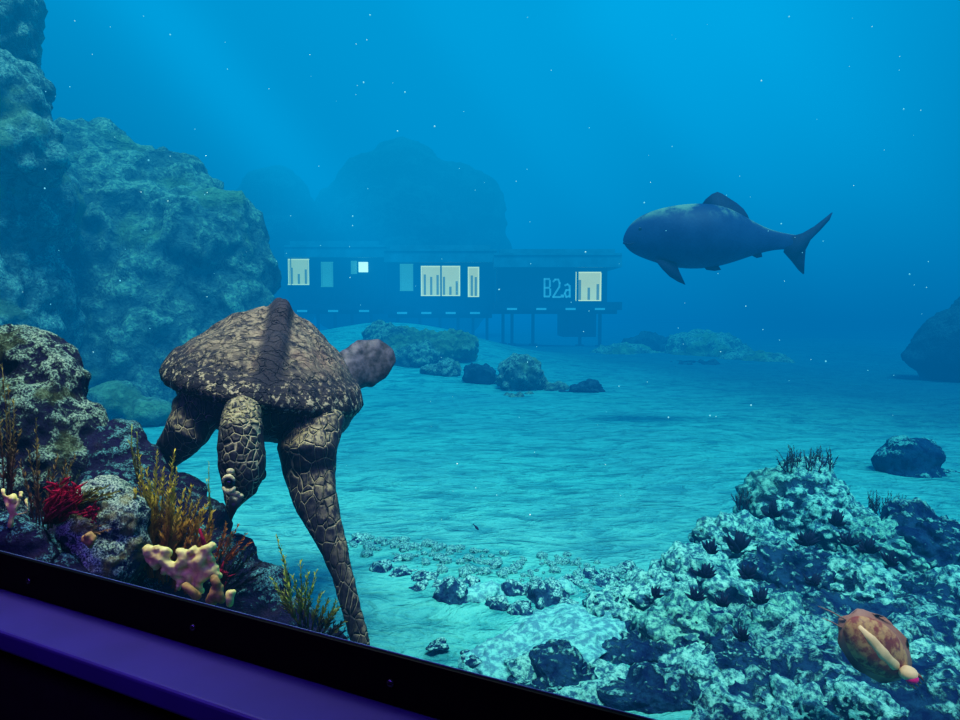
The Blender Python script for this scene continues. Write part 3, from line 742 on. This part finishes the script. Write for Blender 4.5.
TC = at(267, 378, 3.12)
f = Vector((.27, -.955, -.10)).normalized()
u0 = Vector((.22, 0, 1)); u0 = (u0-f*u0.dot(f)).normalized()
TR = f.cross(u0).normalized()       # turtle's right-hand side vector
TB = Matrix((f, TR, u0)).transposed()
def T(a, b, c): return TC + TB @ Vector((a, b, c))
LH, WH, HH = .49, .430, .32
def halfw(a):                        # plan outline, a -1 (tail) .. 1 (head)
    return WH*(max(0., 1-abs(a)**2.4))**.5*(1+.06*a)
def turtle():
    V = []; Fc = []; plan = []
    nr, na = 44, 128
    for i in range(nr+1):
        r = i/nr
        for k in range(na):
            u = 2*math.pi*k/na
            ca, sa = math.cos(u), math.sin(u)
            ea = math.copysign(abs(ca)**.85, ca); eb = math.copysign(abs(sa)**.85, sa)
            a = LH*r*ea*(1.0 if ca > 0 else 1.12); b = WH*r*eb*(1-.12*(ca < 0)*abs(ca))
            h = HH*(1-r**1.5)**.9
            ab = abs(b)
            keel = math.exp(-(ab/.045)**4)*(.012+.040*abs(math.sin((a)*14)))*(1-r**4)
            h += keel
            q = Vector((a*9, b*9, 0)); dd, _ = noise.voronoi(q*.55)
            h += (.010*min(1, (dd[1]-dd[0])*3) + .018*noise.fractal(q*.8, 1, 2, 4))*(1-r**6)
            # knobbly serrated rim
            if r > .86:
                kn = (r-.86)/.14; h += .020*abs(math.sin(u*13))*math.sin(kn*math.pi); a *= 1+.016*kn*abs(math.sin(u*13)); b *= 1+.016*kn*abs(math.sin(u*13))
            h -= .03*max(0, r-.8)*5*(abs(sa)**2)*.6
            V.append(T(a, b, h)); plan.append((ab, a, r))
    for i in range(nr):
        for k in range(na):
            Fc.append((i*na+k, i*na+(k+1) % na, (i+1)*na+(k+1) % na, (i+1)*na+k))
    # under lip
    base = nr*na
    for s_, dz in ((.97, -.035), (.88, -.03)):
        for k in range(na):
            p = V[base+k]; l = TB.transposed() @ (p-TC); V.append(T(l.x*s_, l.y*s_, l.z+dz)); plan.append((abs(l.y), l.x, 1.))
    for j in (0, 1):
        b0 = base+na*j
        for k in range(na): Fc.append((b0+k, b0+(k+1) % na, b0+na+(k+1) % na, b0+na+k))
    # --- body: one continuous skin
    mb = MB()
    mb.sphere(T(-.02, -.02, -.06), (LH*.92, WH*.93, .20), 4, TB)
    mb.sphere(T(.10, .0, -.10), (.32, .30, .13), 3, TB); mb.sphere(T(-.03, -.20, -.09), (.36, .21, .17), 3, TB)
    K = lambda Y: scale_at(Y)
    def chain(spec, side, n=20):
        pts = [at(x, y, Y) for x, y, Y, w_, h_ in spec]; rad = [(w_*K(Y), h_*K(Y)) for x, y, Y, w_, h_ in spec]
        mb.loft(pts, rad, side, n)
    # long right front flipper (photo right)
    chain([(322,405,3.0,26,22),(313,425,2.84,33,24),(307,449,2.77,33,23),(310,474,2.78,29,18),(315,498,2.72,25,14),(324,522,2.68,20,12),(334,548,2.64,15.5,9),(342,574,2.60,12.5,7),(349,600,2.57,11.5,6),(356,626,2.54,11.5,5),(361,642,2.52,11,5),(364,658,2.50,8,4)], (1, -.35, .25))
    # left front flipper
    chain([(226,408,3.02,20,18),(206,404,2.90,24,22),(195,414,2.78,26,22),(188,430,2.74,23,18),(177,444,2.78,19,13),(165,456,2.88,15,9),(152,466,3.0,11,6),(138,476,3.1,6,4)], (.6, 0, -.8))
    # neck and head
    chain([(250,425,2.95,20,18),(245,420,2.72,18,16),(242,413,2.58,19,18),(241,428,2.54,22,20),(241,445,2.53,23,22),(242,462,2.52,24,22),(242,476,2.51,22,20),(239,489,2.50,17,16),(234,500,2.48,10.5,11),(231.5,509,2.47,5.5,7),(230.5,516,2.465,2.2,3)], (1, -.1, 0), 24)
    # hind flippers
    chain([(340,385,3.5,14,12),(352,370,3.56,22,12),(364,364,3.6,25,9),(376,363,3.62,25,7),(385,366,3.63,20,5),(391,370,3.64,11,3)], (-.25, 0, 1))
    # tail, hidden behind the shell
    mb.loft([T(-.45, 0, -.05), T(-.6, 0, -.09), T(-.72, 0, -.12)], [.05, .03, .008], TR, 12)
    V2, F2, N2 = remesh(mb.v, mb.f, .0085, 4)
    V2 = [p + n*(.0035*noise.fractal(p*22, 1, 2, 3)) for p, n in zip(V2, N2)]
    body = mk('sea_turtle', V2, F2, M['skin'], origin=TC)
    setp(body, 'big sea turtle with rough brown domed shell swimming head down at left', 'turtle')
    # head carries finer scales: second material by region
    body.data.materials.append(M['headskin'])
    M['hind'] = plain('turtle_hind_skin', (.065, .055, .075), .6, .3, var=.5, sc=30); body.data.materials.append(M['hind'])
    for pl in body.data.polygons:
        c = pl.center+TC
        if c.y > 3.40 and c.z > at(370, 396, 3.6).z and c.x > TC.x: pl.material_index = 2
        if c.y < 2.66 and c.x < at(268, 450, 2.6).x and c.z < at(240, 398, 2.7).z and c.x > at(214, 450, 2.6).x: pl.material_index = 1
    sh = mk('shell', V, Fc, M['shell'], body)
    at_ = sh.data.attributes.new('plan', 'FLOAT_VECTOR', 'POINT')
    at_.data.foreach_set('vector', [c for p in plan for c in p])
    # marginal knobs
    # eyes, lids, beak
    M['lid'] = plain('turtle_lid', (.62, .56, .32), .5, .4, var=.4, sc=90); M['beak'] = plain('turtle_beak', (.025, .022, .035), .35, .5)
    for (px, py, Y, sx) in ((230, 483, 2.40, 1), (262, 474, 2.56, .8)):
        c = at(px, py, Y+.015); mb = MB(); mb.sphere(c, (.020*sx, .018, .024), 3); e = mb.mk('eye', M['eyeblack'], body)
        mb = MB()
        if sx == 1:
            for s0, s1, rr_ in ((.35, 2.9, .0085), (3.5, 5.9, .0105)):   # upper and lower lid
                mb.loft([c+Vector((math.cos(s0+(s1-s0)*q/7)*.022, -.012, math.sin(s0+(s1-s0)*q/7)*.027)) for q in range(8)], [rr_*(.35+.65*math.sin(math.pi*min(.98, (q+.5)/8))) for q in range(8)], (0, 1, 0), 8)
            mb.sphere(c+Vector((.004, -.004, .043)), (.015, .008, .011), 2); mb.sphere(c+Vector((.016, -.006, -.036)), (.022, .008, .011), 2); mb.sphere(c+Vector((.034, -.0, -.046)), (.014, .008, .009), 2)
        if sx == 1: mb.mk('eyelid', M['lid'], body)
    mb = MB(); mb.loft([at(236,497,2.455), at(233,507,2.445), at(231,516,2.44), at(230.5,521,2.445)], [(.026,.016),(.018,.013),(.009,.008),(.003,.003)], (1,0,0), 12)
    mb.mk('beak', M['beak'], body)
turtle()

# ------------------------------------------------------------------ plants and corals on the near reef
def leafmat(name, lo, hi, z0, z1, emis=0):
    m, nt, N, L = newmat(name); g = G(nt); v = g.coords()
    s = g.n('ShaderNodeSeparateXYZ', {0: v}); k = g.ramp(s.outputs[2], z0, z1); n1 = g.noise(v, 30, 3)
    c = g.mix(k, lo, hi); c = g.mix(g.ramp(n1, .4, .7, 0, .5), c, tuple(x*.35 for x in lo))
    g.out(c, .7, n1, .2, .003, .2); return m
M['gorg'] = leafmat('yellow_frond', (.50, .14, .04), (.78, .64, .09), .05, .36)
M['gorg2'] = leafmat('brown_frond', (.20, .06, .06), (.40, .32, .09), .0, .35)
M['dkweed'] = leafmat('dark_weed', (.03, .02, .05), (.10, .14, .07), 0, .2)
M['yweed'] = leafmat('yellow_weed', (.16, .14, .04), (.60, .66, .12), 0, .15)
M['red'] = plain('red_algae', (.36, .008, .05), .8, .2, var=.5, sc=60)
M['cream'] = plain('cream_coral', (.95, .74, .24), .6, .3, var=.25, sc=35)
M['orange'] = plain('orange_sponge', (.42, .26, .10), .7, .2, var=.3, sc=50)
M['tuft'] = leafmat('dark_tuft', (.003, .006, .03), (.006, .02, .06), 0, .1)
def frond(base, tip, bend, lr, leaf, nleaf, rr, stem_r=.003):
    """stem with short side leaflets all along it"""
    mb = MB(); base = Vector(base); tip = Vector(tip); n = 7
    P = [base.lerp(tip, i/(n-1))+bend*math.sin(math.pi*i/(n-1)) for i in range(n)]
    mb.loft(P, [stem_r*(1-.75*i/(n-1)) for i in range(n)], (1, 0, 0), 5)
    ax = (tip-base).normalized(); Ln = (tip-base).length
    for i in range(nleaf):
        t = lr+(1-lr)*(i+rr.random())/nleaf; j = min(n-2, int(t*(n-1))); fr_ = t*(n-1)-j; p = P[j].lerp(P[j+1], fr_)
        u = rr.uniform(0, 6.28); d = Vector((math.cos(u), math.sin(u)*.8, 0)); d = (d-ax*d.dot(ax)).normalized()
        l = leaf*(1.15-.65*t)*rr.uniform(.6, 1.2); q = p+d*l*.6+ax*l*.9
        sd = d.cross(ax)*l*.16; md = p.lerp(q, .55)
        mb.add([p, md+sd, q, md-sd], [(0,1,2),(0,2,3)])
    return mb
def clump(name, label, base, stalks, mat, leaf, nleaf, seed, Y, lr=.15, group=None, part='stalk', jit=.0, sr=.003):
    rr = random.Random(seed); o = None
    t = empty(name, at(*base, Y), label, 'coral' if 'coral' in label else 'seaweed', group)
    for (bx, by, tx, ty) in stalks:
        dy = rr.uniform(-.05, .05)
        b = at(bx, by, Y+dy); e = at(tx, ty, Y+dy+rr.uniform(-.04, .04))
        mb = frond(b, e, Vector((rr.uniform(-.012, .012), 0, 0)), lr, leaf, nleaf, rr, sr)
        mb.mk(part, mat, t)
    return t
rr = random.Random(3)
# yellow-brown tall feathery coral in the middle of the near reef
st = [(150,575,138,452),(152,575,147,470),(155,578,157,450),(158,578,164,478),(160,580,174,452),(165,582,177,470),(168,582,184,490),(145,570,136,490),(172,585,192,486),(176,588,200,498),(180,590,206,505),(184,592,213,512),(150,578,150,500),(163,584,168,510),(175,592,188,520),(186,594,196,522)]
st += [(bx+rr.uniform(-4, 4), by, tx+rr.uniform(-9, 9), ty+rr.uniform(10, 45)) for bx, by, tx, ty in st+st[:16]]
clump('feather_coral', 'tall yellow brown feathery coral left of the turtle head', (168,585), st, M['gorg'], .030, 120, 1, 2.22)
# single yellow-green sprigs on slope
clump('seaweed_sprig', 'thin yellow green sprig on the dark slope left of feather coral', (136,470), [(138,480,132,424),(139,480,137,432),(137,480,128,440)], M['yweed'], .016, 40, 2, 2.45)
clump('seaweed_sprig', 'lone faint yellow sprig rising before sand left of the turtle head', (209,520), [(211,530,209,462),(212,530,206,478)], M['yweed'], .014, 40, 3, 2.35)
# brown frond clumps on the left boulder
clump('feather_coral', 'tall brown feathery coral in front of the large left boulder', (40,530), [(40,530,36,418),(44,530,38,440),(48,530,58,455),(36,530,28,450),(50,528,66,460),(52,528,76,455),(34,528,20,462),(42,530,48,470)], M['gorg2'], .026, 55, 4, 2.25)
clump('feather_coral', 'brown feathery coral cut by the left picture edge', (6,500), [(8,500,2,365),(10,500,8,385),(6,500,14,400),(12,500,20,430),(4,500,-4,390),(14,500,10,440)], M['gorg2'], .028, 60, 5, 2.3)
clump('feather_coral', 'dark purple brown coral stalks below the large left boulder', (70,520), [(64,525,50,470),(66,525,62,462),(70,525,72,478),(74,525,80,470),(60,525,44,490),(56,525,34,500)], M['dkweed'], .022, 50, 6, 2.3)
# yellow spiky spray beside red algae
clump('spiky_coral', 'yellow spiky coral spray beside the red algae', (82,505), [(80,502,118,491),(80,502,108,486),(80,503,98,487),(78,504,90,490),(80,504,112,497)], M['yweed'], .022, 40, 7, 2.06, .1)
clump('spiky_coral', 'small tan spiky spray under the red algae', (92,535), [(88,535,104,524),(88,536,110,529),(88,536,98,527)], M['orange'], .016, 26, 8, 2.04, .1)
# bush near the head
clump('bushy_weed', 'yellow topped bushy weed under the turtle beak', (215,560), [(205,565,198,523),(208,565,214,519),(212,565,226,521),(216,565,238,525),(220,566,246,534),(210,566,206,530),(218,568,250,542),(214,566,232,532)], M['gorg'], .022, 50, 9, 2.3)
clump('bushy_weed', 'dark bushy weed with bare twigs reaching over the sand', (222,585), [(220,585,232,535),(222,586,244,548),(224,588,256,552),(226,590,262,562),(228,592,265,572),(218,585,222,540),(226,594,258,576),(224,585,249,556),(222,588,236,560)], M['dkweed'], .026, 46, 10, 2.28)
# bottom yellow bush by rail
clump('feather_coral', 'yellow green feathery coral at the window rail beside the flipper tip', (305,630), [(292,615,276,536),(295,618,284,560),(296,620,276,585),(300,622,300,560),(304,624,308,572),(300,624,292,576),(308,628,316,572),(312,630,322,592),(300,626,284,590),(318,632,336,600),(322,636,340,606),(316,634,328,598),(326,640,344,622),(300,626,272,578)], M['yweed'], .026, 46, 11, 2.05)
clump('bushy_weed', 'dark low weed along the rail left of the flipper tip', (320,640), [(310,645,300,612),(315,645,322,618),(320,648,334,622),(325,650,345,630),(305,640,290,610),(330,652,350,636)], M['dkweed'], .024, 40, 12, 2.0)

def lumpy(name, label, cat, blobs, Y, mat, amp=.003, freq=30, seed=1, vox=.0042):
    mb = MB()
    for b in blobs:
        px, py, r = b[:3]; dy = b[3] if len(b) > 3 else 0
        mb.sphere(at(px, py, Y+dy), r*scale_at(Y), 3)
    V, Fc, N = remesh(mb.v, mb.f, vox, 3); V = displace(V, N, amp, freq, seed, .2, .2)
    return setp(mk(name, V, Fc, mat), label, cat)
def fingers(segs):
    out = []
    for (x0, y0, x1, y1, r0, r1) in segs:
        n = max(2, int(math.hypot(x1-x0, y1-y0)/2.5))
        for i in range(n+1):
            t = i/n; out.append((x0+(x1-x0)*t, y0+(y1-y0)*t, r0+(r1-r0)*t, -.01*math.sin(t*3)))
    return out
lumpy('finger_coral', 'pale cream lobed coral in front of the feather coral', 'coral', fingers([(184,574,150,552,5,5.5),(150,552,147,549,5,4),(160,562,166,551,4,3.5),(184,574,171,571,6,5),(178,570,186,556,6,6.5),(186,556,180,551,5,4.5),(196,572,203,552,6,6.5),(203,552,211,546,6,4.5),(196,572,192,560,5,5),(190,578,187,572,6,5),(203,578,215,568,5,5),(171,571,176,577,5,4),(205,566,199,580,6,5),(150,558,156,566,4,4),(154,550,158,547,4,3),(168,553,162,549,4.5,3.5),(190,553,194,548,5,3.5),(208,556,213,560,4,3.5),(180,580,178,588,4,3.5),(196,584,201,590,4,4),(166,566,163,573,4,3),(212,572,219,575,4,3.5)]), 1.98, M['cream'], amp=.007, freq=34, seed=2)
lumpy('finger_coral', 'shaded brown cream coral lump below the pale lobed coral', 'coral', fingers([(196,596,186,586,5,4.5),(212,600,218,588,6,6),(218,588,214,578,5,4.5),(216,590,222,600,6,4)]), 1.93, M['orange'], seed=3)
lumpy('finger_coral', 'tiny cream capped coral right of the pale lobed coral', 'coral', fingers([(230,604,230,594,3.5,4.5),(230,594,234,592,3.,2.6)]), 1.9, M['cream'], seed=4)
lumpy('finger_coral', 'small cream branching coral at the left edge', 'coral', fingers([(12,516,5,500,2.2,2.2),(5,500,3,490,2,2.4),(12,516,12,500,2,2),(12,500,13,497,4,4),(12,516,20,500,2,1.6),(20,500,21,493,1.8,2.2),(12,516,10,528,2.4,3),(28,512,26,500,1.6,2),(12,516,28,512,2,1.5)]), 1.98, M['cream'], seed=5)
lumpy('sponge', 'small tan lobed sponge on the pale boulder', 'sponge', fingers([(90,546,84,540,3,3.5),(90,546,94,538,3,3),(84,538,90,534,3.5,3)]), 1.98, M['orange'], seed=6)
lumpy('sponge', 'slim red sponge finger between feather coral and bushy weed', 'sponge', fingers([(206,552,200,530,3,1.8)]), 2.12, M['red'], seed=7, vox=.003)
# red algae: many thin branches
mb = MB(); rr = random.Random(9)
for i in range(150):
    a = at(50+rr.uniform(-6, 8), 523, 2.08); e = at(rr.gauss(66, 7), rr.gauss(497, 6), 2.06+rr.uniform(-.05, .05)); md = a.lerp(e, .6)+Vector((rr.uniform(-.02, .02), rr.uniform(-.02, .02), rr.uniform(-.01, .02)))
    mb.loft([a, md, e], [.0035, .0040, .0015], (1,0,0), 5)
for i in range(60):
    a = at(rr.gauss(66, 7), rr.gauss(495, 6), 2.05); e = a+Vector((rr.gauss(0, .02), rr.gauss(0, .015), rr.gauss(0, .018)))
    mb.loft([a, a.lerp(e, .5), e], [.004, .0045, .0015], (1,0,0), 5)
setp(mb.mk('red_algae', M['red']), 'bright red algae tuft in front of the pale boulder', 'seaweed')
mb = MB()
for i in range(40):
    a = at(rr.gauss(90, 5), rr.gauss(513, 3), 2.03); e = a+Vector((rr.gauss(0, .014), rr.gauss(0, .01), rr.gauss(0, .012))); mb.loft([a, a.lerp(e, .5), e], [.003, .0035, .001], (1,0,0), 5)
setp(mb.mk('red_algae', M['red']), 'small red algae patch right below the yellow spiky spray', 'seaweed')
mb = MB()
for i in range(34):
    a = at(rr.gauss(222, 4), rr.gauss(577, 4), 2.1); e = a+Vector((rr.gauss(0, .012), rr.gauss(0, .01), rr.gauss(0.01, .012))); mb.loft([a, a.lerp(e, .5), e], [.003, .0035, .001], (1,0,0), 5)
setp(mb.mk('red_algae', M['red']), 'faint red algae patch right of the pale lobed coral', 'seaweed')

# ------------------------------------------------------------------ dark spiky tufts on the right reef
TF = [(772,517,4.6,11,'on the upper left flank of the reef peak'),(835,525,4.5,11,'in the middle right below the reef peak'),(737,552,4.5,14,'biggest on the left shoulder of the reef'),(710,553,4.4,10,'at the far left shoulder beside the big tuft'),
 (704,577,4.2,11,'on the pale rock at the left end of the crest'),(747,578,4.2,10,'below the big tuft on the left shoulder'),(760,603,4.0,11,'in the reef middle above the bright rock'),(722,606,4.0,9,'low left on the mossy rock'),
 (805,545,4.5,11,'in the dark cleft under the peak'),(866,552,4.4,11,'right of the dark cleft'),(848,545,4.4,9,'just right of the centre cleft'),(890,565,4.3,10,'farthest right on the green rock'),(655,597,4.1,8,'farthest left near the sand'),
 (742,640,3.7,9,'low in the shadowed reef foot'),(812,585,4.2,9,'above the cuttlefish on the left'),(695,600,4.0,9,'above the mossy rock near the sand')]
def tuft(px, py, Y, r, seed):
    rr = random.Random(seed); mb = MB(); c = at(px, py, Y); k = scale_at(Y)*r
    for i in range(20):
        u = rr.uniform(0, 6.28); e = rr.uniform(.5, 1.55)
        d = Vector((math.cos(u)*math.cos(e)*1.1, math.sin(u)*math.cos(e)-.25, math.sin(e))).normalized()*k*rr.uniform(.8, 1.35)
        mb.loft([c, c+d*.5+Vector((0, 0, -.05*k)), c+d], [.11*k, .17*k, .01*k], (0, 0, 1), 5)
    return mb
for i, (px, py, Y, r, lb) in enumerate(TF):
    Y = reefY(py+14)*.93; r = r*1.35
    setp(tuft(px, py, Y, r, i).mk('spiky_tuft', M['tuft']), 'dark blue spiky tuft '+lb, 'sea plant', 'spiky tufts on the right reef')
for (x0, x1, y, Y, lb, n) in ((782,800,462,5.0,'low olive weed fringe on the left top of the reef peak', 26),(806,832,462,5.0,'low olive weed fringe on the right top of the reef peak', 30),(868,900,505,5.0,'dim olive weed fringe right of the reef peak', 26),(738,752,500,5.1,'dim olive weed fringe on the left slope of reef peak', 14)):
    Y = 4.35 if x0 < 860 else 4.5
    t = empty('weed_fringe', at((x0+x1)/2, y+6, Y), lb, 'seaweed', 'weed fringes on the reef peak')
    rr = random.Random(int(x0)); mb = MB()
    for i in range(n):
        x = rr.uniform(x0, x1); a = at(x, y+10, Y+rr.uniform(-.1, .1)); e = a+Vector((rr.gauss(0, .03), 0, rr.uniform(.07, .17)))
        q = frond(a, e, Vector((rr.uniform(-.01, .01), 0, 0)), .2, .03, 14, rr, .004); mb.add(q.v, q.f)
    mb.mk('fronds', M['dkweed'], t)

# ------------------------------------------------------------------ drifting specks
M['speck'] = plain('speck', (.8, .9, .9), .5, .3, emis=(.6, .9, .9), estr=.35)
mb = MB(); rr = random.Random(5); v, fcs = ico(1)
for i in range(190):
    Y = rr.uniform(2.6, 9); px = rr.uniform(20, 950); py = rr.uniform(10, 520)
    k = scale_at(Y)*rr.choice((.35, .45, .5, .6, .9)); c = at(px, py, Y); mb.add([c+a*k for a in v], fcs)
setp(mb.mk('drifting_specks', M['speck'], origin=at(480, 300, 5)), 'tiny pale specks drifting in the open water', 'plankton', kind='stuff')
